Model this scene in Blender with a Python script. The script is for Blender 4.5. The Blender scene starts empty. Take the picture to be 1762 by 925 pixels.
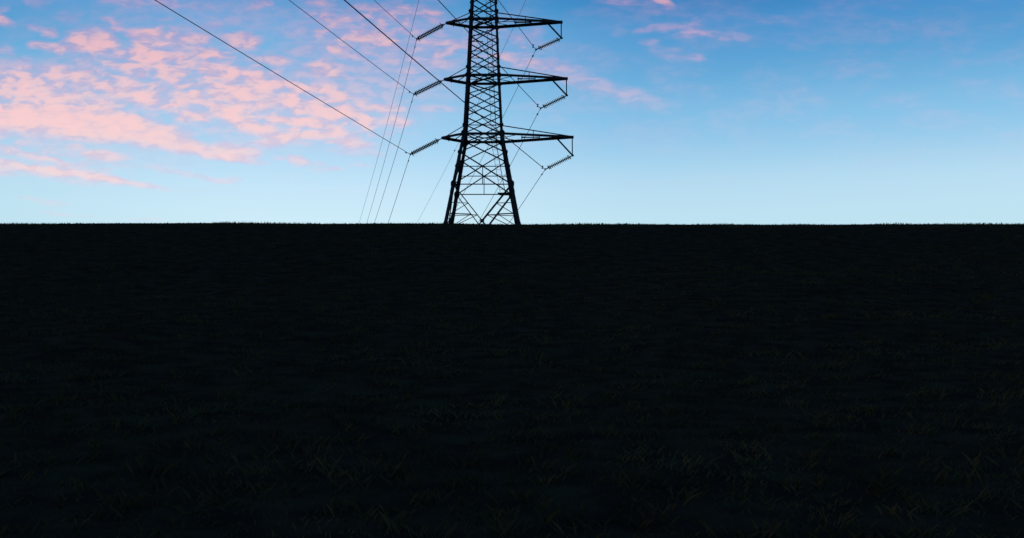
import bpy, bmesh, math, random
from mathutils import Vector, Matrix
random.seed(7)
S = bpy.context.scene
COL = S.collection
R = math.radians

# ------------------------------------------------------------------ camera
F = 1700.0                       # focal length in photo pixels (photo 1762 wide)
PITCH = math.atan(187.5 / F)
CP, SP = math.cos(PITCH), math.sin(PITCH)
cd = bpy.data.cameras.new('camera')
cam = bpy.data.objects.new('camera', cd)
COL.objects.link(cam)
cd.sensor_width = 36.0
cd.lens = 36.0 * F / 1762.0
cd.clip_start = 0.1
cd.clip_end = 20000
cam.location = (0, 0, 0)
cam.rotation_euler = (math.pi / 2 + PITCH, 0, 0)
S.camera = cam
S.render.engine = 'CYCLES'
S.view_settings.view_transform = 'Standard'
S.view_settings.look = 'None'
S.view_settings.gamma = 1
S.view_settings.exposure = 0
S.view_settings.use_curve_mapping = False


def at(u, v, Y):
    """direction measured in the photo, taken out to the real depth Y"""
    x, z = u - 881.0, 462.5 - v
    wy, wz = F * CP - z * SP, F * SP + z * CP
    return Vector((x * Y / wy, Y, wz * Y / wy))


def lin(c):
    c /= 255.0
    return c / 12.92 if c <= 0.04045 else ((c + 0.055) / 1.055) ** 2.4


def rgb(r, g, b):
    return (lin(r), lin(g), lin(b), 1)


# ------------------------------------------------------------------ sky
SUN_EL, SUN_AZ = R(4.0), R(-100)      # sun low, out to the left and a little behind the lens
W = bpy.data.worlds.new('World')
S.world = W
W.use_nodes = True
W.cycles.sampling_method = 'MANUAL'
W.cycles.sample_map_resolution = 256
nt = W.node_tree
nt.nodes.clear()
L = nt.links.new


def nd(t, **k):
    n = nt.nodes.new(t)
    for a, b in k.items():
        setattr(n, a, b)
    return n


def mth(op, a, b=None, c=None, clamp=False):
    n = nd('ShaderNodeMath', operation=op, use_clamp=clamp)
    for i, x in enumerate((a, b, c)):
        if x is None:
            continue
        if isinstance(x, (int, float)):
            n.inputs[i].default_value = x
        else:
            L(x, n.inputs[i])
    return n.outputs[0]


def mrange(x, a, b, c, d, kind='SMOOTHSTEP'):
    n = nd('ShaderNodeMapRange', interpolation_type=kind)
    L(x, n.inputs[0])
    for i, v in enumerate((a, b, c, d)):
        n.inputs[i + 1].default_value = v
    return n.outputs[0]


def mixc(f, a, b, mode='MIX'):
    n = nd('ShaderNodeMix', data_type='RGBA', blend_type=mode)
    for s, x in ((n.inputs[0], f), (n.inputs[6], a), (n.inputs[7], b)):
        if isinstance(x, (int, float, tuple)):
            s.default_value = x
        else:
            L(x, s)
    return n.outputs[2]


tc = nd('ShaderNodeTexCoord')
sep = nd('ShaderNodeSeparateXYZ')
L(tc.outputs['Generated'], sep.inputs[0])
dx, dy, dz = sep.outputs
ahead = mth('MAXIMUM', dy, 0.02)
K = 17.0
ca = mth('MULTIPLY', mth('DIVIDE', dx, ahead), K)
cb = mth('MULTIPLY', mth('DIVIDE', dz, ahead), -K)
comb = nd('ShaderNodeCombineXYZ')
L(ca, comb.inputs[0]); L(cb, comb.inputs[1])
P0 = comb.outputs[0]


def noise(vec, sx, sy, detail=4, rough=0.55, seed=0.0, rot=0.0, dist=0.0):
    m = nd('ShaderNodeMapping', vector_type='POINT')
    L(vec, m.inputs[0])
    m.inputs['Location'].default_value = (seed, seed * 1.7, seed * 0.3)
    m.inputs['Rotation'].default_value = (0, 0, rot)
    m.inputs['Scale'].default_value = (sx, sy, 1)
    n = nd('ShaderNodeTexNoise', noise_dimensions='2D')
    L(m.outputs[0], n.inputs['Vector'])
    n.inputs['Scale'].default_value = 1
    n.inputs['Detail'].default_value = detail
    n.inputs['Roughness'].default_value = rough
    n.inputs['Distortion'].default_value = dist
    return n


# warp the cloud coordinates a little so that no cloud keeps a round outline
wn = noise(P0, 2.4, 5.0, 2, 0.45, 3.1)
wsub = nd('ShaderNodeVectorMath', operation='SUBTRACT')
L(wn.outputs['Color'], wsub.inputs[0]); wsub.inputs[1].default_value = (0.5, 0.5, 0.5)
wmul = nd('ShaderNodeVectorMath', operation='MULTIPLY_ADD')
L(wsub.outputs[0], wmul.inputs[0]); wmul.inputs[1].default_value = (0.26, 0.11, 0); L(P0, wmul.inputs[2])
P1 = wmul.outputs[0]

PUFFS = [  # u, v, half width, half height, tilt, thickness
 (60,3,24,10,15,.3),(5,17,14,6,0,.35),(2,33,26,9,20,.9),(70,50,28,7,8,.4),(85,58,15,9,8,.6),(72,80,26,9,6,.9),(103,84,16,8,12,.9),
 (155,68,40,17,3,1.2),(142,80,36,13,5,.9),(178,78,26,12,-5,.9),(158,46,26,7,0,.3),(118,32,22,10,0,.28),(12,88,20,12,25,.4),(36,108,18,12,0,.28),
 (190,36,15,6,10,.45),(201,49,13,7,10,.6),(245,58,32,9,0,.6),(266,54,16,7,0,.7),(298,61,11,11,0,.55),(255,77,24,7,0,.75),(268,68,34,13,0,.3),
 (332,67,30,9,0,.85),(305,78,16,8,0,.6),(362,46,18,7,0,.5),(416,69,32,13,3,1.1),(430,80,18,10,0,.4),(225,96,38,11,5,.6),(255,98,30,15,28,1.2),
 (290,96,26,9,0,.85),(362,91,34,10,6,1.1),(330,98,24,8,-5,.6),(315,110,22,7,0,.6),(355,112,42,7,0,.4),(232,120,26,12,12,.8),(292,128,25,14,18,1.1),
 (100,126,32,14,5,.7),(140,134,18,16,25,.8),(40,136,28,10,0,.45),(75,150,24,8,0,.45),(178,149,22,9,25,.95),(213,143,24,6,0,.5),(22,150,30,14,0,.4),
 (62,168,42,14,14,.6),(112,176,30,18,18,.55),(175,182,34,11,0,.8),(220,160,36,13,10,.65),(258,173,32,12,5,.95),(268,157,24,9,0,.6),(298,182,22,9,0,.7),
 (15,200,60,20,3,1.5),(85,208,80,23,6,1.7),(165,217,75,27,5,1.9),(235,226,60,25,12,1.6),(295,243,58,17,17,1.3),(360,260,52,12,14,1.2),(140,196,50,12,5,.7),(215,205,40,12,10,.6),(60,190,60,12,3,.6),(412,270,38,8,8,.8),
 (328,148,24,6,0,.65),(385,150,26,7,0,.7),(337,168,18,9,0,1.0),(310,163,8,8,0,.5),(322,199,26,10,-5,.8),(350,204,14,8,0,.5),(385,184,32,7,3,.6),(388,197,32,9,8,1.),
 (305,224,32,8,12,.5),(385,124,40,11,0,1.0),(405,128,30,12,0,.5),(408,163,40,15,3,1.2),(440,138,20,16,25,1.1),(470,147,22,9,-10,.9),(500,146,34,8,15,.8),
 (490,173,22,12,-8,1.1),(440,183,34,8,3,.7),(525,184,34,10,-3,1.1),(568,195,30,12,5,1.3),(545,154,26,8,0,.8),(575,164,24,14,30,1.),(480,160,50,18,0,.25),
 (500,206,44,8,5,1.0),(535,211,44,10,3,.9),(410,202,26,14,20,.8),(430,216,40,9,12,1.),(452,228,34,8,10,.6),(480,240,36,10,-8,1.0),(500,232,20,14,0,.5),(450,250,34,7,5,.4),
 (545,232,34,8,0,.8),(585,230,28,10,15,.85),(605,249,36,7,8,.9),(618,205,38,11,18,.9),(600,190,22,9,0,.6),(665,187,26,8,3,.6),(683,210,34,8,3,.75),
 (395,254,26,9,5,.9),(428,262,28,7,6,.95),(380,271,40,6,3,.6),(435,280,34,5,5,.35),(508,276,16,8,22,.9),(480,271,12,5,5,.4),(540,282,26,5,5,.35),(552,292,26,5,0,.25),(580,292,16,4,5,.35),
 (622,286,24,4,6,.3),(618,262,44,7,5,.35),(555,116,28,15,-3,.85),(570,128,30,9,5,.5),(472,103,30,9,3,.75),(575,84,14,8,15,.6),(600,91,18,8,15,.5),
 (560,32,22,8,-8,.4),(440,11,24,7,-22,.35),(460,4,10,5,0,.4),(545,3,26,6,5,.4),(655,18,34,8,25,.4),(640,68,40,13,5,.6),(640,58,24,10,5,.3),(690,80,40,8,5,.3),
 (728,24,34,7,-5,.45),(745,20,20,9,0,.35),(765,74,44,7,2,.55),(770,90,34,8,-15,.6),(755,110,30,8,-5,.4),(520,88,34,9,0,.25),(510,55,40,6,0,.15),(755,188,44,7,2,.42),
 (700,124,26,5,0,.25),(690,10,30,6,10,.3),(285,5,26,9,10,.5),(230,5,30,9,0,.35),(190,2,18,5,0,.3),(280,33,14,4,0,.2),(340,10,30,10,0,.12),
 (150,303,110,6,9,.5),(58,236,28,6,3,.55),(110,240,40,5,6,.4),(60,250,50,5,8,.3),(40,228,60,6,0,.2),(28,262,44,7,13,.75),(110,283,60,6,12,.45),(88,264,24,4,3,.5),(125,253,22,5,8,.55),(178,267,42,7,7,.95),(90,278,34,6,20,.55),
 (10,283,46,9,8,1.1),(75,294,40,9,10,1.1),(150,302,60,8,9,1.),(225,316,64,6,9,.6),(120,309,70,7,8,.35),(145,282,34,4,3,.25),(275,286,24,4,-6,.25),
 (320,300,64,5,9,.4),(375,312,30,4,6,.42),(398,309,20,6,5,.35),(75,347,50,5,8,.25),(95,367,28,4,8,.28),(150,372,24,3,5,.15),(250,378,40,3,0,.2),
 (60,175,120,46,3,.45),(30,142,80,30,10,.3),(300,135,170,75,0,.32),(490,185,170,75,0,.34),(660,75,150,80,0,.3),(620,160,120,70,0,.18),(300,30,160,40,0,.18),(500,30,130,40,0,.16),(20,118,60,18,0,.15),(120,150,110,40,5,.25),(240,270,120,20,6,.12),(120,105,60,14,0,.15),(740,150,110,60,0,.07),
 (905,60,30,11,-20,.35),(865,97,20,9,5,.45),(935,112,60,12,3,.38),(975,130,70,15,14,.22),(1030,147,80,14,12,.24),(1080,165,70,15,12,.14),(1110,178,60,16,14,.14),
 (1141,4,18,9,22,1.),(1135,18,26,9,0,.18),(1095,4,50,7,0,.2),(1060,3,34,6,0,.25),(1130,49,40,7,-6,.4),(1188,45,26,11,-12,.35),(1190,60,28,7,-4,.4),
 (1115,73,18,6,0,.3),(1063,57,18,6,0,.15),(1155,92,40,12,12,.2),(1197,99,16,8,0,.4),(960,85,50,10,0,.12),(1170,128,30,5,0,.1),(905,185,50,8,0,.1),
 (1240,62,50,8,5,.25),(1330,34,60,8,8,.15),
 (-60,210,90,24,5,1.6),(-80,120,90,30,5,.7),(-60,290,90,9,6,.9),(-160,40,70,20,10,.5),(300,-80,200,24,5,.5),(900,-90,260,24,5,.4),
]
acc = None
for (u, v, rx, ry, tilt, dens) in PUFFS:
    d = at(u, v, 1.0)
    m = nd('ShaderNodeMapping', vector_type='TEXTURE')
    L(P1, m.inputs[0])
    m.inputs['Location'].default_value = (d.x * K, -d.z * K, 0)
    m.inputs['Rotation'].default_value = (0, 0, R(tilt))
    m.inputs['Scale'].default_value = (rx / 100 * 1.46, ry / 100 * 1.46, 1)
    g = nd('ShaderNodeTexGradient', gradient_type='SPHERICAL')
    L(m.outputs[0], g.inputs[0])
    s = mrange(g.outputs['Fac'], 0, 0.72, 0, dens * 1.12)
    acc = s if acc is None else mth('ADD', acc, s)

n1 = noise(P1, 3.2, 7.5, 3, 0.5, 11.0, 0.06)       # cottony clumps
n2 = noise(P1, 7.5, 21.0, 3, 0.5, 5.0, 0.08, 0.2)   # wisps inside them
n3 = noise(P0, 0.8, 2.2, 3, 0.5, 21.0, 0.05)
tex = mth('ADD', mth('MULTIPLY', n1.outputs['Fac'], 0.76), mth('MULTIPLY', n2.outputs['Fac'], 0.24))
texc = mrange(tex, 0.34, 0.64, 0.5, 1.5, 'LINEAR')
low = mrange(cb, -4.55, -3.9, 0, 0.75)          # the low streaks are smoother than the puffs above
texc = mth('ADD', mth('MULTIPLY', texc, mth('SUBTRACT', 1.0, low)), low)
tau = mth('MULTIPLY', acc, texc)
# the mottled bank of altocumulus: broad soft extent, broken up into small puffs
bank = None
for (u, v, rx, ry, tilt, dens) in [(330, 140, 300, 110, 14, .75), (530, 195, 230, 80, 8, .8), (60, 165, 170, 80, 5, .7), (640, 50, 190, 75, 5, .6), (90, 265, 200, 40, 9, .5), (870, 90, 120, 60, 10, .4)]:
    d = at(u, v, 1.0)
    m = nd('ShaderNodeMapping', vector_type='TEXTURE')
    L(P1, m.inputs[0])
    m.inputs['Location'].default_value = (d.x * K, -d.z * K, 0)
    m.inputs['Rotation'].default_value = (0, 0, R(tilt))
    m.inputs['Scale'].default_value = (rx / 100, ry / 100, 1)
    g = nd('ShaderNodeTexGradient', gradient_type='SPHERICAL')
    L(m.outputs[0], g.inputs[0])
    b_ = mrange(g.outputs['Fac'], 0, 0.6, 0, dens)
    bank = b_ if bank is None else mth('MAXIMUM', bank, b_)
nm = noise(P1, 3.4, 8.2, 2, 0.45, 37.0, 0.06)
mott = mrange(nm.outputs['Fac'], 0.40, 0.70, 0.04, 1.0)
tau = mth('ADD', tau, mth('MULTIPLY', mth('MULTIPLY', bank, mott), texc))
veil = mth('MULTIPLY', mth('MULTIPLY', mrange(n3.outputs['Fac'], 0.35, 0.7, 0, 0.13), texc), mrange(cb, -5.0, -2.6, 1, 0.05))
tau = mth('ADD', tau, veil)
alpha = mth('SUBTRACT', 1.0, mth('EXPONENT', mth('MULTIPLY', tau, -0.80)))
alpha = mth('MULTIPLY', alpha, mrange(dy, 0.05, 0.4, 0, 0.97))

# clear sky: blue overhead to pale cyan near the skyline
ramp = nd('ShaderNodeValToRGB')
L(mrange(dz, 0.0, 0.5, 0, 1, 'LINEAR'), ramp.inputs[0])


def elev(v):
    d = at(881, v, 1.0).normalized()
    return d.z / 0.5


stops = [(0.0, (216, 236, 240)), (elev(376), (203, 234, 249)), (elev(332), (196, 229, 249)), (elev(300), (185, 223, 247)), (elev(250), (166, 212, 243)),
         (elev(210), (152, 204, 239)), (elev(130), (120, 184, 228)), (elev(52), (102, 168, 220)), (elev(8), (68, 150, 207)), (1.0, (40, 100, 165))]
e = ramp.color_ramp.elements
while len(e) < len(stops):
    e.new(0.5)
for el, (p, c) in zip(e, stops):
    el.position = p
for el, (p, c) in zip(e, stops):
    el.color = rgb(*c)
# a trace brighter towards the middle of the view's azimuth, deeper to the right
side = mrange(mth('ABSOLUTE', mth('ADD', ca, 3.3)), 0.5, 6.5, 0, 1)
sidec = mixc(side, (1, 1, 1, 1), (0.83, 0.90, 0.925, 1))
base = mixc(1.0, ramp.outputs[0], sidec, 'MULTIPLY')
topside = mth('MULTIPLY', mrange(mth('ABSOLUTE', mth('ADD', ca, 3.0)), 2.0, 7.0, 0, 1), mrange(cb, -6.9, -4.4, 1, 0))
base = mixc(topside, base, mixc(1.0, base, (0.58, 0.80, 0.90, 1), 'MULTIPLY'))
midside = mth('MULTIPLY', mrange(ca, -1.0, 2.5, 0, 1), mrange(cb, -3.4, -4.6, 0, 1))
base = mixc(midside, base, mixc(1.0, base, (0.84, 0.94, 0.985, 1), 'MULTIPLY'))

# dusk colour of the cloud: rosy high up, paler peach lower, a bit mauve where it is thin
cr = nd('ShaderNodeValToRGB')
L(mrange(cb, -6.7, -3.2, 0, 1, 'LINEAR'), cr.inputs[0])
cs = [(0, (200, 154, 192)), (0.3, (222, 172, 202)), (0.6, (236, 194, 216)), (1, (240, 206, 224))]
e = cr.color_ramp.elements
while len(e) < len(cs):
    e.new(0.5)
for el, (p, c) in zip(e, cs):
    el.position = p
for el, (p, c) in zip(e, cs):
    el.color = rgb(*c)
core = mrange(tau, 0.35, 1.9, 0, 1)
cr2 = nd('ShaderNodeValToRGB')
L(mrange(cb, -6.7, -3.2, 0, 1, 'LINEAR'), cr2.inputs[0])
cr2.color_ramp.elements[0].color = rgb(230, 172, 184)
cr2.color_ramp.elements[1].color = rgb(253, 216, 216)
e3 = cr2.color_ramp.elements.new(0.45); e3.color = rgb(250, 200, 202)
ccol = mixc(core, cr.outputs[0], cr2.outputs[0])
# each puff catches the light unevenly: rosier, slightly greyer bellies between the peach tops
bell = mth('MULTIPLY', mrange(n1.outputs['Fac'], 0.38, 0.58, 0.8, 0.0), mrange(tau, 1.0, 2.6, 1.0, 0.25))
ccol = mixc(bell, ccol, mixc(1.0, ccol, (0.86, 0.80, 0.93, 1), 'MULTIPLY'))
skyc = mixc(alpha, base, ccol)

bg = nd('ShaderNodeBackground')
L(skyc, bg.inputs[0]); bg.inputs[1].default_value = 0.97
ns = nd('ShaderNodeTexSky', sky_type='NISHITA')
ns.sun_disc = False
ns.sun_elevation = SUN_EL
ns.sun_rotation = SUN_AZ
bg2 = nd('ShaderNodeBackground')
L(ns.outputs[0], bg2.inputs[0]); bg2.inputs[1].default_value = 0.02
add = nd('ShaderNodeAddShader')
L(bg.outputs[0], add.inputs[0]); L(bg2.outputs[0], add.inputs[1])
wo = nd('ShaderNodeOutputWorld')
L(add.outputs[0], wo.inputs[0])

# the last of the sun, very low and weak
sd = bpy.data.lights.new('sun', 'SUN')
sd.energy = 0.25
sd.angle = R(0.6)
sd.color = (1.0, 0.62, 0.45)
sun = bpy.data.objects.new('sun', sd)
COL.objects.link(sun)
sdir = Vector((math.sin(SUN_AZ) * math.cos(SUN_EL), math.cos(SUN_AZ) * math.cos(SUN_EL), math.sin(SUN_EL)))
sun.rotation_euler = sdir.to_track_quat('Z', 'Y').to_euler()


# ------------------------------------------------------------------ materials
def mat(name, c1, c2, scale, rough=0.7, metal=0.0, bump=0.0, spec=0.3):
    m = bpy.data.materials.new(name)
    m.use_nodes = True
    t = m.node_tree
    b = t.nodes['Principled BSDF']
    tx = t.nodes.new('ShaderNodeTexCoord')
    n = t.nodes.new('ShaderNodeTexNoise')
    n.inputs['Scale'].default_value = scale
    n.inputs['Detail'].default_value = 6
    t.links.new(tx.outputs['Object'], n.inputs['Vector'])
    r = t.nodes.new('ShaderNodeValToRGB')
    r.color_ramp.elements[0].position = 0.35; r.color_ramp.elements[0].color = (*c1, 1)
    r.color_ramp.elements[1].position = 0.68; r.color_ramp.elements[1].color = (*c2, 1)
    t.links.new(n.outputs['Fac'], r.inputs[0])
    t.links.new(r.outputs[0], b.inputs['Base Color'])
    b.inputs['Roughness'].default_value = rough
    b.inputs['Metallic'].default_value = metal
    b.inputs['Specular IOR Level'].default_value = spec
    if bump:
        bp = t.nodes.new('ShaderNodeBump')
        bp.inputs['Strength'].default_value = bump
        t.links.new(n.outputs['Fac'], bp.inputs['Height'])
        t.links.new(bp.outputs[0], b.inputs['Normal'])
    return m


M_STEEL = mat('weathered_steel', (0.008, 0.009, 0.012), (0.020, 0.020, 0.023), 1.3, 0.8, 0, 0, 0.15)
M_WIRE = mat('oxidised_cable', (0.012, 0.012, 0.016), (0.028, 0.028, 0.032), 3, 0.7, 0.0, 0, 0.2)
M_GLASS = mat('brown_porcelain', (0.020, 0.014, 0.012), (0.035, 0.022, 0.018), 6, 0.3, 0.0, 0, 0.4)
M_FIT = mat('galvanised_fitting', (0.03, 0.03, 0.035), (0.06, 0.06, 0.065), 8, 0.5)
M_SOIL = mat('moor_ground', (0.016, 0.012, 0.008), (0.034, 0.026, 0.015), 1.6, 1.0, 0, 0.8, 0.0)
M_GRASS = mat('moor_grass', (0.020, 0.019, 0.010), (0.042, 0.038, 0.018), 0.5, 0.95, 0, 0, 0.0)


# ------------------------------------------------------------------ mesh helpers
def obj(name, bm, m, parent=None):
    me = bpy.data.meshes.new(name)
    bm.to_mesh(me)
    bm.free()
    me.materials.append(m)
    o = bpy.data.objects.new(name, me)
    COL.objects.link(o)
    if parent:
        o.parent = parent
    return o


def tag(o, label=None, cat=None, group=None, kind=None):
    for k, v in (('label', label), ('category', cat), ('group', group), ('kind', kind)):
        if v:
            o[k] = v
    return o


def empty(name, loc=(0, 0, 0)):
    o = bpy.data.objects.new(name, None)
    o.location = loc
    o.empty_display_size = 0.5
    COL.objects.link(o)
    return o


def frame(p0, p1, hint):
    z = (p1 - p0).normalized()
    h = Vector(hint)
    x = h - z * h.dot(z)
    if x.length < 1e-4:
        x = Vector((1, 0, 0)) - z * z.x
        if x.length < 1e-4:
            x = Vector((0, 1, 0))
    x.normalize()
    return x, z.cross(x).normalized(), z


def quadbar(bm, p0, p1, x, y, a0, a1, b0, b1):
    vs = []
    for p in (p0, p1):
        for (a, b) in ((a0, b0), (a1, b0), (a1, b1), (a0, b1)):
            vs.append(bm.verts.new(p + x * a + y * b))
    for i in range(4):
        j = (i + 1) % 4
        bm.faces.new((vs[i], vs[j], vs[4 + j], vs[4 + i]))
    bm.faces.new(vs[3::-1]); bm.faces.new(vs[4:])


def angle(bm, p0, p1, s, hint=(0, 1, 0), t=None, flip=1):
    """rolled steel angle: two thin legs of width s meeting at a corner"""
    p0, p1 = Vector(p0), Vector(p1)
    t = t or max(0.014, s * 0.12)
    x, y, z = frame(p0, p1, hint)
    y = y * flip
    quadbar(bm, p0, p1, x, y, 0, s, -s / 2, -s / 2 + t)
    quadbar(bm, p0, p1, x, y, -t, 0, -s / 2, s / 2)


def bar(bm, p0, p1, w, h=None, hint=(0, 1, 0)):
    p0, p1 = Vector(p0), Vector(p1)
    h = h or w
    x, y, z = frame(p0, p1, hint)
    quadbar(bm, p0, p1, x, y, -w / 2, w / 2, -h / 2, h / 2)


def tube(bm, pts, r, n=6, cap=True):
    pts = [Vector(p) for p in pts]
    rings = []
    for i, p in enumerate(pts):
        d = (pts[min(i + 1, len(pts) - 1)] - pts[max(i - 1, 0)])
        x, y, z = frame(Vector((0, 0, 0)), d, (0.3, 0.2, 1))
        rr = r[i] if isinstance(r, (list, tuple)) else r
        rings.append([bm.verts.new(p + (x * math.cos(2 * math.pi * k / n) + y * math.sin(2 * math.pi * k / n)) * rr) for k in range(n)])
    for a, b in zip(rings, rings[1:]):
        for k in range(n):
            bm.faces.new((a[k], a[(k + 1) % n], b[(k + 1) % n], b[k]))
    if cap:
        bm.faces.new(rings[0][::-1]); bm.faces.new(rings[-1])


def plate(bm, c, nrm, up, w, h, t=0.03):
    """gusset plate with clipped corners"""
    c = Vector(c)
    x, y, z = frame(Vector((0, 0, 0)), Vector(nrm), up)
    prof = [(-.5, -.25), (-.25, -.5), (.25, -.5), (.5, -.25), (.5, .25), (.25, .5), (-.25, .5), (-.5, .25)]
    a = [bm.verts.new(c + x * (q * h) + y * (p * w) - z * t / 2) for p, q in prof]
    b = [bm.verts.new(c + x * (q * h) + y * (p * w) + z * t / 2) for p, q in prof]
    for i in range(8):
        j = (i + 1) % 8
        bm.faces.new((a[i], a[j], b[j], b[i]))
    bm.faces.new(a[::-1]); bm.faces.new(b)


# ------------------------------------------------------------------ ground: a rise between the camera and the pylon
DC = 123.0
CREST_Y = 70.0
CREST_Z = at(881, 387, CREST_Y).z


def hashn(x, y):
    return (math.sin(x * 12.9898 + y * 78.233) * 43758.5453) % 1.0


def vnoise(x, y):
    ix, iy = math.floor(x), math.floor(y)
    fx, fy = x - ix, y - iy
    fx, fy = fx * fx * (3 - 2 * fx), fy * fy * (3 - 2 * fy)
    a, b = hashn(ix, iy), hashn(ix + 1, iy)
    c, d = hashn(ix, iy + 1), hashn(ix + 1, iy + 1)
    return (a + (b - a) * fx) * (1 - fy) + (c + (d - c) * fx) * fy - 0.5


def ss(a, b, x):
    t = max(0, min(1, (x - a) / (b - a)))
    return t * t * (3 - 2 * t)


def ground_z(x, y):
    if y < CREST_Y:
        t = max(0, (y - 3) / (CREST_Y - 3))
        z = -1.65 + (CREST_Z + 1.65) * t ** 1.3
    else:
        z = CREST_Z + (0.22 * (y - CREST_Y) * max(0, 1 - (y - CREST_Y) / 4) ** 2 if y < CREST_Y + 4 else 0) - 3.2 * ss(CREST_Y, 120, y) - 16 * ss(140, 420, y) - 20 * ss(400, 3000, y)
    near = ss(4, 30, math.hypot(x, y))
    crest = 1 - math.exp(-((y - CREST_Y) / 14.0) ** 2)
    z += near * (0.04 + 0.96 * crest) * (0.5 * vnoise(x / 9, y / 9) + 0.16 * vnoise(x / 2.3, y / 2.3))
    z += 0.22 * vnoise(x / 23 + 5, y / 30) + 0.08 * vnoise(x / 7 + 2, y / 9) + 0.03 * vnoise(x / 1.7, y / 1.7)
    return z


def axis(lo, hi, fine_lo, fine_hi, step, grow):
    a = [fine_lo]
    while a[-1] < fine_hi:
        a.append(a[-1] + step)
    s = step
    while a[-1] < hi:
        s *= grow
        a.append(a[-1] + s)
    s = step
    while a[0] > lo:
        s *= grow
        a.insert(0, a[0] - s)
    return a


bm = bmesh.new()
xs = axis(-6000, 6000, -60, 60, 0.8, 1.18)
ys = axis(-3000, 8000, 0, 90, 0.8, 1.15)
grid = [[bm.verts.new((x, y, ground_z(x, y))) for x in xs] for y in ys]
for j in range(len(ys) - 1):
    for i in range(len(xs) - 1):
        f_ = bm.faces.new((grid[j][i], grid[j][i + 1], grid[j + 1][i + 1], grid[j + 1][i]))
        f_.smooth = True
tag(obj('ground', bm, M_SOIL), kind='structure')

# rough grass all over the rise
bm = bmesh.new()
def blade(x, y, z, h, lean, w):
    a = random.uniform(0, math.pi)
    b = random.uniform(0, 2 * math.pi)
    lx, ly = math.cos(b) * lean, math.sin(b) * lean
    c, s = math.cos(a) * w, math.sin(a) * w
    v = [bm.verts.new(q) for q in ((x - c, y - s, z), (x + c, y + s, z), (x + c * .6 + lx * .35, y + s * .6 + ly * .35, z + h * .6), (x + lx, y + ly, z + h))]
    bm.faces.new((v[0], v[1], v[2])); bm.faces.new((v[0], v[2], v[3]))


for i in range(40000):          # along the crest
    y = random.gauss(CREST_Y - 1.0, 1.6); x = random.uniform(-48, 48)
    h = (0.04 + 0.12 * random.random() ** 2) * (0.7 + 1.1 * max(0, vnoise(x / 2.5, y / 3) + .3))
    blade(x, y, ground_z(x, y) - .03, h, random.uniform(0, .5) * h, random.uniform(0.015, 0.04))
for i in range(70000):          # short turf between the tussocks
    y = 3.5 + 55 * random.random() ** 1.5
    x = random.uniform(-0.6, 0.6) * (y + 4)
    h = random.uniform(0.02, 0.07)
    blade(x, y, ground_z(x, y) - .01, h, h * random.uniform(.3, 1.5), random.uniform(0.004, 0.008) * (1 + y / 12))
for i in range(4200):           # tussocks over the slope
    y = 4 + 60 * random.random() ** 1.2
    x = random.uniform(-0.6, 0.6) * (y + 4)
    r = random.uniform(0.05, 0.16)
    z = ground_z(x, y) - 0.02
    hh = random.uniform(0.06, 0.2)
    for k in range(14):
        blade(x + random.gauss(0, r), y + random.gauss(0, r), z, hh * random.uniform(.5, 1), hh * random.uniform(.2, 1.1), random.uniform(0.004, 0.009) * (1 + y / 25))
tag(obj('grass', bm, M_GRASS), label='short rough dark grass covering the rise in front of the pylon', cat='grass', kind='stuff')


# ------------------------------------------------------------------ the pylon
def solve(vf, wpx):
    """body height and half width where the near face reads width wpx at row vf"""
    hw = wpx / 2 * 0.07
    for _ in range(8):
        Y = DC - hw
        z = at(831, vf, Y).z
        hw = wpx / 2 * (Y * CP + z * SP) / F
    return z, hw


LV = {}
for name, vf, w in (('peak', -128, 8), ('t0', -92, 28), ('a0', -66, 33), ('p1', -42, 37), ('p2', -18, 41), ('p3', 7, 43.5),
                    ('a1', 32, 45), ('p4', 48, 46.5), ('p5', 75, 49), ('p6', 102, 51.5), ('a2', 129, 54), ('p7', 145, 55.5),
                    ('p8', 173, 58.5), ('p9', 201, 61.5), ('a3', 230, 65), ('q1', 262, 78), ('q2', 317, 99.5), ('q3', 381, 125),
                    ('q4', 455, 154)):
    LV[name] = solve(vf, w)
XC = at(831, 230, DC - 2.3).x
zq3, hq3 = LV['q3']; zq2, hq2 = LV['q2']
slope = (hq3 - hq2) / (zq2 - zq3)
ZF = ground_z(XC, DC) - 0.3
LV['foot'] = (ZF, hq3 + slope * (zq3 - ZF))
LV['q4'] = ((zq3 + ZF) / 2 - 1.0, hq3 + slope * (zq3 - ((zq3 + ZF) / 2 - 1.0)))
order = sorted(LV, key=lambda k: -LV[k][0])


def hw_at(z):
    ks = [LV[k] for k in order]
    for (z0, h0), (z1, h1) in zip(ks, ks[1:]):
        if z0 >= z >= z1:
            return h0 + (h1 - h0) * (z0 - z) / (z0 - z1)
    return ks[-1][1]


def cn(z, sx, sy, inset=0.0):
    h = hw_at(z) - inset
    return Vector((XC + sx * h, DC + sy * h, z))


pylon = empty('lattice_pylon', (XC, DC, ZF + 0.3))
tag(pylon, 'dark lattice steel electricity pylon with long right arms and short left arms', 'pylon')
PINV = Matrix.Translation(-Vector(pylon.location))


def part(name, bm, m=None, parent=None, label=None):
    bmesh.ops.transform(bm, matrix=PINV, verts=bm.verts)
    o = obj(name, bm, m or M_STEEL, parent or pylon)
    if label:
        o['label'] = label
    return o


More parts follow.
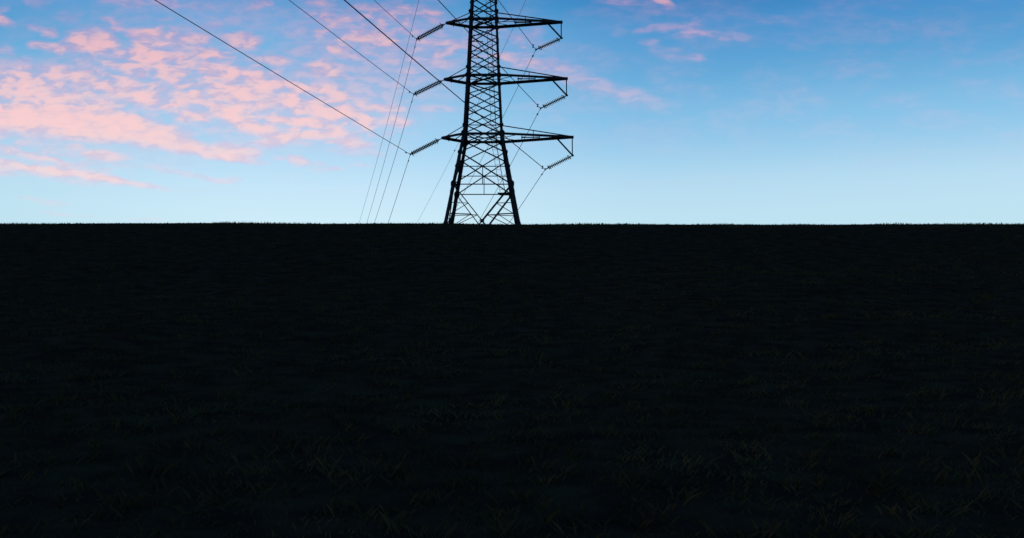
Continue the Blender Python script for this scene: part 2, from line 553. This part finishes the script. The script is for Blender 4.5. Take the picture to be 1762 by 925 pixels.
# legs ---------------------------------------------------------------
zk = [LV[k][0] for k in ('t0', 'a0', 'a1', 'a2', 'a3', 'q1', 'q2', 'q3', 'q4', 'foot')]
sz = [.18, .2, .26, .31, .35, .40, .43, .45, .46, .46]
for sx in (-1, 1):
    for sy in (-1, 1):
        bm = bmesh.new()
        for i in range(len(zk) - 1):
            a, b = cn(zk[i] + (0.05 if i else 0), sx, sy), cn(zk[i + 1], sx, sy)
            s = sz[i + 1]
            x = Vector((-sx, 0, 0)); y = Vector((0, -sy, 0))
            o_ = Vector((sx, sy, 0)) * (s * 0.45)
            t = s * 0.14
            quadbar(bm, a + o_, b + o_, x, y, 0, s, 0, t)
            quadbar(bm, a + o_, b + o_, x, y, 0, t, t, s)
            # splice cover where two lengths of leg meet
            if i in (4, 6, 7):
                m0 = cn(zk[i] - 1.1, sx, sy); m1 = cn(zk[i] - 0.1, sx, sy)
                o2 = Vector((sx, sy, 0)) * (s * 0.45 + 0.03)
                quadbar(bm, m0 + o2, m1 + o2, x, y, 0, s * 1.05, 0, 0.03)
                quadbar(bm, m0 + o2, m1 + o2, x, y, 0, 0.03, 0.03, s * 1.05)
        if sy == -1:      # step bolts
            z = LV['p2'][0]
            k = 0
            while z > zq3:
                c = cn(z, sx, sy)
                d = Vector((sx, 0, 0)) if k % 2 else Vector((0, sy, 0))
                o_ = Vector((sx, sy, 0)) * 0.12
                tube(bm, [c + o_, c + o_ + d * 0.2], 0.012, 4)
                z -= 0.45; k += 1
        part('leg', bm)

# faces ----------------------------------------------------------------
panels = [('t0', 'a0'), ('a0', 'p1'), ('p1', 'p2'), ('p2', 'p3'), ('p3', 'a1'), ('a1', 'p4'), ('p4', 'p5'), ('p5', 'p6'), ('p6', 'a2'),
          ('a2', 'p7'), ('p7', 'p8'), ('p8', 'p9'), ('p9', 'a3'), ('a3', 'q1'), ('q1', 'q2')]
mid_belts = [('p3', 'a1'), ('p6', 'a2'), ('p9', 'a3'), ('q1', 'q2')]
faces = {'near': ((-1, -1), (1, -1), (0, 1, 0)), 'far': ((-1, 1), (1, 1), (0, -1, 0)),
         'west': ((-1, -1), (-1, 1), (1, 0, 0)), 'east': ((1, -1), (1, 1), (-1, 0, 0))}
for fn, (A, B, inn) in faces.items():
    inn = Vector(inn)
    bm = bmesh.new()
    for k0, k1 in panels:
        z0, z1 = LV[k0][0], LV[k1][0]
        s = 0.135 if z0 > LV['a3'][0] + 0.1 else 0.145
        a0, b0, a1, b1 = cn(z0, *A), cn(z0, *B), cn(z1, *A), cn(z1, *B)
        angle(bm, a0 + inn * .02, b1 + inn * .02, s, inn)
        angle(bm, b0 - inn * .04, a1 - inn * .04, s, -inn)
        if (k0, k1) in mid_belts:                      # belt through the crossing of the X
            w0, w1 = (b0 - a0).length, (b1 - a1).length
            zc = z0 + (z1 - z0) * w0 / (w0 + w1)
            a, b = cn(zc, *A), cn(zc, *B)
            angle(bm, a + inn * .1, b + inn * .1, 0.09, inn)
            plate(bm, (a + b) / 2, inn, (0, 0, 1), 0.34, 0.26)
            for c in (a, b):
                plate(bm, c - inn * .06, inn, (0, 0, 1), 0.55, 0.5)
    for k in ('a0', 'a1', 'a2', 'a3'):                  # heavy belt at each crossarm
        z = LV[k][0]
        angle(bm, cn(z, *A) - inn * 0.03, cn(z, *B) - inn * 0.03, 0.2 if k == 'a0' else 0.27, inn)
        for c in (cn(z, *A), cn(z, *B)):
            plate(bm, c - inn * .08, inn, (0, 0, 1), 0.6 if k != 'a3' else .75, 0.55 if k != 'a3' else .9)
    # below the waist
    z = LV['q2'][0]
    a, b = cn(z, *A), cn(z, *B)
    angle(bm, a + inn * .08, b + inn * .08, 0.11, inn)
    z0, z1 = LV['q1'][0], LV['q2'][0]
    w0, w1 = hw_at(z0), hw_at(z1)
    zc = z0 + (z1 - z0) * w0 / (w0 + w1)
    cc = (cn(zc, *A) + cn(zc, *B)) / 2
    angle(bm, cc + inn * .05, (a + b) / 2 + inn * .05, 0.10, inn)
    for q in (cn(LV['q1'][0], *A), cn(LV['q1'][0], *B)):
        plate(bm, q - inn * .06, inn, (0, 0, 1), 0.6, 0.55)
    for q in (a, b):
        plate(bm, q - inn * .06, inn, (0, 0, 1), 0.7, 0.9)
    # long V of the leg extension, with its redundant members
    m3 = (cn(LV['q3'][0] + 0.05, *A) + cn(LV['q3'][0] + 0.05, *B)) / 2
    plate(bm, m3 - inn * .03, inn, (0, 0, 1), 0.5, 0.45)
    for side_, C_ in ((-1, A), (1, B)):
        top = cn(LV['q2'][0], *C_)
        heavy = 0.24 if (fn in ('near', 'far') and C_[0] == 1) else 0.115
        angle(bm, top + Vector((0, 0, -.1)), m3, heavy, inn)
        zz = lambda t: LV['q2'][0] + (LV['q3'][0] - LV['q2'][0]) * t
        p = lambda t: top.lerp(m3, t)
        l = lambda t: cn(zz(t), *C_)
        angle(bm, p(.52), l(.50), 0.08, inn)
        angle(bm, p(.52), l(.86), 0.08, inn)
        angle(bm, p(.84), l(.86), 0.08, inn)
        angle(bm, p(.84), l(.80), 0.06, -inn)
        angle(bm, p(.84), l(1.25), 0.08, inn)
        zb = LV['q4'][0]
        angle(bm, m3, cn(zb, *C_), 0.16, inn)
        angle(bm, cn(zb, *C_), (cn(LV['foot'][0] + .6, *A) + cn(LV['foot'][0] + .6, *B)) / 2, 0.12, inn)
    angle(bm, cn(LV['q4'][0], *A), cn(LV['q4'][0], *B), 0.12, inn)
    part('lattice_bracing', bm)

def strut(name, p0, p1, s, hint=(0, 0, 1), parent=None):
    b_ = bmesh.new()
    angle(b_, p0, p1, s, hint)
    return part(name, b_, parent=parent)


# flat frames inside the body --------------------------------------------
for k in ('a1', 'a2', 'a3'):
    z = LV[k][0]
    bm = bmesh.new()
    angle(bm, cn(z, -1, -1), cn(z, 1, 1), 0.09, (0, 0, 1))
    angle(bm, cn(z - .1, 1, -1), cn(z - .1, -1, 1), 0.09, (0, 0, 1))
    angle(bm, cn(z, -1, 0), cn(z, 1, 0), 0.08, (0, 0, 1))
    part('diaphragm', bm)
for v in (61.5, 72.5, 88.5, 100.5):
    z = at(820, v, DC + 1.8).z
    a = cn(z, -1, 1)
    strut('strut', a, Vector((XC - 0.1, a.y, z)), 0.08)

# ladder up the far side of the body, with the landing it starts from -------
ld = bmesh.new(); rungs = []
ld_pts = [((831.5, -66), (838, -66)), ((836.2, 0), (844, 0)), ((841, 130), (849, 130)), ((847, 254), (855, 254)), ((860.5, 331), (869, 331))]
rails = []
for a, b in ld_pts:
    z = at(840, a[1], DC + 2).z
    y = DC + hw_at(z) - 0.35
    rails.append((at(*a, y), at(*b, y)))
for (a0, b0), (a1, b1) in zip(rails, rails[1:]):
    bar(ld, a0, a1, 0.05); bar(ld, b0, b1, 0.085)
    n = int((a0 - a1).length / 0.62)
    for i in range(n):
        t = (i + .5) / n
        p, q = a0.lerp(a1, t), b0.lerp(b1, t)
        rungs.append((p, q))
lad = part('ladder', ld)
for p, q in rungs:
    rg = bmesh.new()
    bar(rg, p, q, 0.035)
    part('rung', rg, parent=lad)
bm = bmesh.new()
zp = at(868, 334, DC + 1).z
x0, x1 = at(856, 334, DC + 1).x, at(882, 334, DC + 1).x
for k in range(5):
    y = DC + 0.4 + k * 0.36
    bar(bm, (x0 + 0.15 * k * .4, y, zp), (x1, y, zp), 0.28, 0.06, (0, 1, 0))
bar(bm, (x0, DC + .25, zp - .06), (x1, DC + .25, zp - .06), .08, .1)
bar(bm, (x1, DC + .2, zp - .06), (x1, DC + 2.4, zp - .06), .08, .1, (1, 0, 0))
part('platform', bm)

# crossarms -----------------------------------------------------------------
arm_px = {'a1': (768, 40.5, 967, 38.5, 22), 'a2': (764.5, 137, 976, 135.5, 115), 'a3': (760.5, 239.5, 986, 238.5, 216), 'a0': (776, -56, 955, -58, -84)}
TIP = {}
for k, (ul, vl, ur, vr, vt) in arm_px.items():
    z = LV[k][0]
    zt = at(831, vt, DC - hw_at(z)).z
    for side_, (u, v) in ((-1, (ul, vl)), (1, (ur, vr))):
        tip = Vector((at(u, v, DC).x, DC, z + (0.10 if side_ > 0 else 0.0)))
        TIP[(k, side_)] = tip
        cs_ = 0.18 if k == 'a0' else 0.31
        bm = bmesh.new()
        ends = {}
        for sy in (-1, 1):
            root = cn(z, side_, sy)
            e_ = tip + Vector((0, sy * 0.10, 0))
            ends[sy] = (root, e_)
            angle(bm, root, e_, cs_, (0, -sy, 0), flip=side_ * sy)
        if side_ > 0 and k != 'a0':      # deep plated nose of the long arm
            t0 = 0.76
            q = [ends[-1][0].lerp(ends[-1][1], t0), ends[1][0].lerp(ends[1][1], t0)]
            quad = [q[0], ends[-1][1], ends[1][1], q[1]]
            lo = [bm.verts.new(p - Vector((0, 0, .02))) for p in quad]
            hi = [bm.verts.new(p + Vector((0, 0, .02))) for p in quad]
            bm.faces.new(lo); bm.faces.new(hi[::-1])
            for i in range(4):
                bm.faces.new((lo[i], hi[i], hi[(i + 1) % 4], lo[(i + 1) % 4]))
            bar(bm, tip - Vector((.55, 0, 0)), tip + Vector((0.08, 0, 0)), .32, .30, (0, 0, 1))
        else:
            bar(bm, tip - Vector((.5 * side_, 0, 0)), tip + Vector((.1 * side_, 0, 0)), .2, .24, (0, 0, 1))
        arm = part('cross_arm', bm, label={(1): 'long right arm', (-1): 'short left arm'}[side_] + {'a0': ' at the very top', 'a1': ' of the upper pair', 'a2': ' of the middle pair', 'a3': ' of the lowest pair'}[k])
        # upper ties
        for sy in (-1, 1):
            bm = bmesh.new()
            top = cn(zt, side_, sy)
            angle(bm, top, ends[sy][1] + Vector((-.4 * side_, 0, .12)), 0.105 if sy < 0 else .06, (0, -sy, 0))
            part('tie', bm, parent=arm)
        # bracing between the two lower chords, and up to the tie
        pf = lambda t: ends[-1][0].lerp(ends[-1][1], t)
        pb = lambda t: ends[1][0].lerp(ends[1][1], t)
        if side_ > 0:
            for t in (0.28, 0.44, 0.53, 0.67):
                strut('brace', pf(t), pb(t), .08, parent=arm)
            root_mid = (pf(0) + pb(0)) / 2
            strut('brace', root_mid, pf(.25), .07, parent=arm)
            strut('brace', root_mid, pb(.25), .07, parent=arm)
            m_ = (pf(.28) + pb(.28)) / 2
            bm = bmesh.new()
            angle(bm, m_, (pf(.53) + pb(.53)) / 2, .12, (0, 0, 1))
            angle(bm, m_ - Vector((.1, 0, 0)), m_ + Vector((.45, 0, 0)), .17, (0, 0, 1))
            part('brace', bm, parent=arm)
            topf = cn(zt, 1, -1)
            strut('post', pf(.44), topf.lerp(ends[-1][1], .44) + Vector((0, 0, .05)), .09, (0, 1, 0), parent=arm)
        else:
            strut('brace', pf(0), pb(.5), .07, parent=arm)
            strut('brace', pb(.5), pf(.75), .07, parent=arm)
            bm = bmesh.new()
            tube(bm, [pb(.72), pb(.72) - Vector((0, 0, .26))], .07, 6)
            part('bolt', bm, parent=arm)
        if side_ > 0 and k != 'a0':
            bm = bmesh.new()
            vb = {'a1': 66, 'a2': 164.5, 'a3': 268}[k]
            low = Vector((tip.x - 0.05, DC, at(ur, vb, DC).z))
            angle(bm, tip + Vector((-.05, 0, -.05)), low, 0.12, (-1, 0, 0))
            ub = {'a1': 941, 'a2': 948.5, 'a3': 956.5}[k]
            angle(bm, Vector((at(ub, vr, DC).x, DC, tip.z)), low, 0.17, (0, 1, 0))
            plate(bm, low, (0, 1, 0), (0, 0, 1), .28, .28, .05)
            part('hanger_bracket', bm, parent=arm)
            TIP[(k, 'low')] = low

# earth wire peak
bm = bmesh.new()
z0, z1 = LV['t0'][0], LV['peak'][0]
for sx in (-1, 1):
    for sy in (-1, 1):
        angle(bm, cn(z0, sx, sy), Vector((XC, DC, z1)), .13, (0, -sy, 0))
part('peak', bm)

# ------------------------------------------------------------------ insulator strings
NODES = {'L0': (728, -28), 'L1': (717, 68), 'L2': (712, 163), 'L3': (706, 266), 'R0': (918, -28), 'R1': (922, 86), 'R2': (930, 187), 'R3': (938, 292)}
NP = {k: at(u, v, DC) for k, (u, v) in NODES.items()}


def stack(bm, p0, p1, n, rmax):
    """string of shed discs from p0 to p1"""
    prof = [(0.0, .06), (0.14, .07), (0.28, .09), (0.38, rmax * .7), (0.52, rmax), (0.64, rmax), (0.72, rmax * .55), (0.9, .06)]
    pts, rs = [], []
    for i in range(n):
        for t, r in prof:
            pts.append(p0.lerp(p1, (i + t) / n)); rs.append(r)
    pts.append(p1.copy()); rs.append(.035)
    tube(bm, pts, rs, 12)


WHICH = {'1': 'uppermost', '2': 'middle', '3': 'lowest'}
for key in ('L1', 'L2', 'L3', 'R1', 'R2', 'R3'):
    end = NP[key]
    kk = 'a' + key[1]
    left = key[0] == 'L'
    start = TIP[(kk, -1)] + Vector((-.1, 0, -.1)) if left else TIP[(kk, 'low')]
    d = (end - start).normalized()
    Ln = (end - start).length
    root = empty('insulator_string', start)
    if left:
        tag(root, f'{WHICH[key[1]]} double string of dark insulator discs slung from a short left arm', 'insulator', 'twin insulator strings on the left arms')
    else:
        tag(root, f'{WHICH[key[1]]} single insulator string under a long right arm bracket', 'insulator', 'single insulator strings on the right arms')
    T = Matrix.Translation(-start)

    def ip(name, bm, m, parent=root):
        bmesh.ops.transform(bm, matrix=T, verts=bm.verts)
        return obj(name, bm, m, parent)

    up = Vector((0, 1, 0)).cross(d).normalized()
    if left:
        s0, s1 = start + d * (Ln * .13), end - d * .22
        off = Vector((0, .40, 0))
        for sgn in (-1, 1):
            bm = bmesh.new()
            stack(bm, s0 + off * sgn, s1 + off * sgn * .9, 17, .235)
            ip('disc_stack', bm, M_GLASS)
        bm = bmesh.new()
        bar(bm, start, s0 - d * .12, .10, .10)
        tube(bm, [s0 - d * .35, s0 - d * .1 + off, s0 + off], .045, 6)
        tube(bm, [s0 - d * .35, s0 - d * .1 - off, s0 - off], .045, 6)
        bar(bm, s0 - off - d * .06, s0 + off - d * .06, .10, .16, d)
        ip('yoke_plate', bm, M_FIT)
        bm = bmesh.new()
        bar(bm, s1 - off * .95, s1 + off * .95, .10, .20, d)
        bar(bm, s1 - d * .05, end, .14, .18, up)
        ip('yoke_plate', bm, M_FIT)
        for base, sg in ((s0, -1), (s0, 1), (s1, 1)):
            bm = bmesh.new()
            o = base + off * sg
            q = -1 if sg < 0 else 1
            tube(bm, [o, o + up * .22 * -q, o + up * .34 * -q + d * .16 * (1 if base is s0 else -1)], .025, 5)
            ip('arcing_horn', bm, M_FIT)
    else:
        s0, s1 = start + d * .34, end - d * .42
        bm = bmesh.new()
        stack(bm, s0, s1, 14, .29)
        ip('disc_stack', bm, M_GLASS)
        bm = bmesh.new()
        bar(bm, start, s0, .12, .12)
        ip('link', bm, M_FIT)
        bm = bmesh.new()
        bar(bm, s1, end, .12, .12)
        bar(bm, end - d * .2, end + d * .05, .12, .2, up)
        ip('link', bm, M_FIT)
        for base, q in ((s0, 1), (s1, -1)):
            bm = bmesh.new()
            c = base + d * .18 * q
            x_ = Vector((0, 1, 0)); pts = []
            for i in range(17):
                a = 2 * math.pi * i / 16
                pts.append(c + (up * math.cos(a) + x_ * math.sin(a)) * .31 + d * math.cos(a) * .12)
            tube(bm, pts, .022, 5)
            tube(bm, [base, c + up * .31 + d * .12], .02, 5)
            tube(bm, [base, c - up * .31 - d * .12], .02, 5)
            ip('arcing_ring', bm, M_FIT)
    bm = bmesh.new()
    tube(bm, [end + Vector((0, -.35, .02)), end + Vector((0, 0, .06)), end + Vector((0, .35, -.02))], [.05, .09, .05], 8)
    bar(bm, end, end - Vector((0, 0, .16)), .14, .1)
    ip('clamp', bm, M_FIT)

# ------------------------------------------------------------------ conductors (one run each, through its clamp)
NEAR_A, NEAR_S = 3.41394, 307.014
FAR_A, FAR_S = -0.25705343, 229.27312001
NEARW = {"L0": None, "L1": [8.044, 2.133, -1.61], "L2": [7.953, 2.462, -1.62], "L3": [6.405, 1.532, -0.772], "R0": None, "R1": [9.029, 1.602, -0.619], "R2": [6.099, 1.178, -3.148], "R3": [9.245, 3.061, 0.142]}
FARW = {"L0": [-32.851, 8.235, -2.691], "L1": [-31.716, 8.36, -2.263], "L2": [-30.36, 8.259, -0.485], "L3": [-31.382, 8.125, -1.029], "R0": [-32.191, 8.673, -3.055], "R1": [-32.233, 8.323, -2.111], "R2": [-30.594, 9.104, -0.994], "R3": [-29.813, 7.584, -4.19]}


def span(k, ang, Sx, q, sgn):
    dz, sag, l = q
    sd_ = -1 if k[0] == 'L' else 1
    n = Vector((math.cos(ang), -math.sin(ang), 0)) * sd_ * l * sgn
    s = sag * (.8 if k[1] == '0' else 1)
    e = NP[k] + Vector((math.sin(ang), math.cos(ang), 0)) * Sx + n + Vector((0, 0, dz))
    N_ = 160
    return [NP[k].lerp(e, (i / N_) ** 1.3) - Vector((0, 0, 4 * s * ((i / N_) ** 1.3) * (1 - (i / N_) ** 1.3))) for i in range(N_ + 1)]


def walk(pts, dist):
    a = 0
    for p, q in zip(pts, pts[1:]):
        s = (q - p).length
        if a + s >= dist:
            return p.lerp(q, (dist - a) / s), (q - p).normalized()
        a += s


WL = {'L0': 'thin earth wire running to the left top arm, palest of the leftmost descending wires',
      'R0': 'faint thin earth wire that passes behind the pylon and reappears left of its legs',
      'L1': 'power line held by the uppermost left insulator string', 'L2': 'power line held by the middle left insulator string',
      'L3': 'power line held by the lowest left insulator string, longest across the pink clouds',
      'R1': 'power line held by the uppermost right insulator string', 'R2': 'power line held by the middle right insulator string, crossing the body under the upper arm',
      'R3': 'thick power line crossing in front of the middle left insulator to the lowest right insulator'}
RAD = {'L0': (.022, .026), 'R0': (.022, .022), 'L1': (.032, .030), 'L2': (.034, .032), 'L3': (.036, .034), 'R1': (.036, .030), 'R2': (.042, .034), 'R3': (.050, .034)}
for k in NP:
    fp = span(k, FAR_A, FAR_S, FARW[k], 1)
    npnt = span(k, NEAR_A, NEAR_S, NEARW.get(k) or [7.9, 2.2, -1.5], -1)
    bm = bmesh.new()
    rn, rf = RAD[k]
    pts = npnt[::-1] + fp[1:]
    rs = [rn] * len(npnt) + [rf] * (len(fp) - 1)
    bmesh_pts = [p - NP[k] for p in pts]
    tube(bm, bmesh_pts, rs, 6)
    w = obj('power_cable' if k[1] != '0' else 'earth_wire', bm, M_WIRE)
    w.location = NP[k]
    tag(w, WL[k], 'power line' if k[1] != '0' else 'earth wire', 'overhead wires on the pylon')
    if k[1] != '0':
        for pl in (npnt, fp):
            for dd in ((1.5,) if k[0] == 'L' else (1.25, 1.6)):
                p, t = walk(pl, dd)
                p = p - NP[k]
                bm = bmesh.new()
                if k[0] == 'L':
                    c = p - Vector((0, 0, .14))
                    bar(bm, p, c, .04, .05, t)
                    tube(bm, [c - t * .2, c + t * .2], .018, 5)
                    for q in (-1, 1):
                        tube(bm, [c + t * .2 * q, c + t * .08 * q], [.06, .05], 7)
                else:
                    o = Vector((0, 0, -.10)) if dd < 1.5 else Vector((0, 0, .09))
                    o += Vector((.08 if dd < 1.5 else -.08, 0, 0)) * (-1)
                    tube(bm, [p + o - t * .12, p + o + t * .12], [.07, .07], 7)
                    bar(bm, p, p + o, .05, .05, t)
                obj('vibration_damper', bm, M_FIT, w)
    if k == 'R0':
        best = min(fp, key=lambda q: abs((881 + F * q.x / (q.y * CP + q.z * SP)) - 782))
        bm = bmesh.new()
        c = best - NP[k]
        tube(bm, [c + Vector((0, -.3, 0)), c + Vector((0, -.1, 0)), c + Vector((0, .1, 0)), c + Vector((0, .3, 0))], [.06, .12, .12, .06], 8)
        obj('vibration_damper', bm, M_FIT, w)
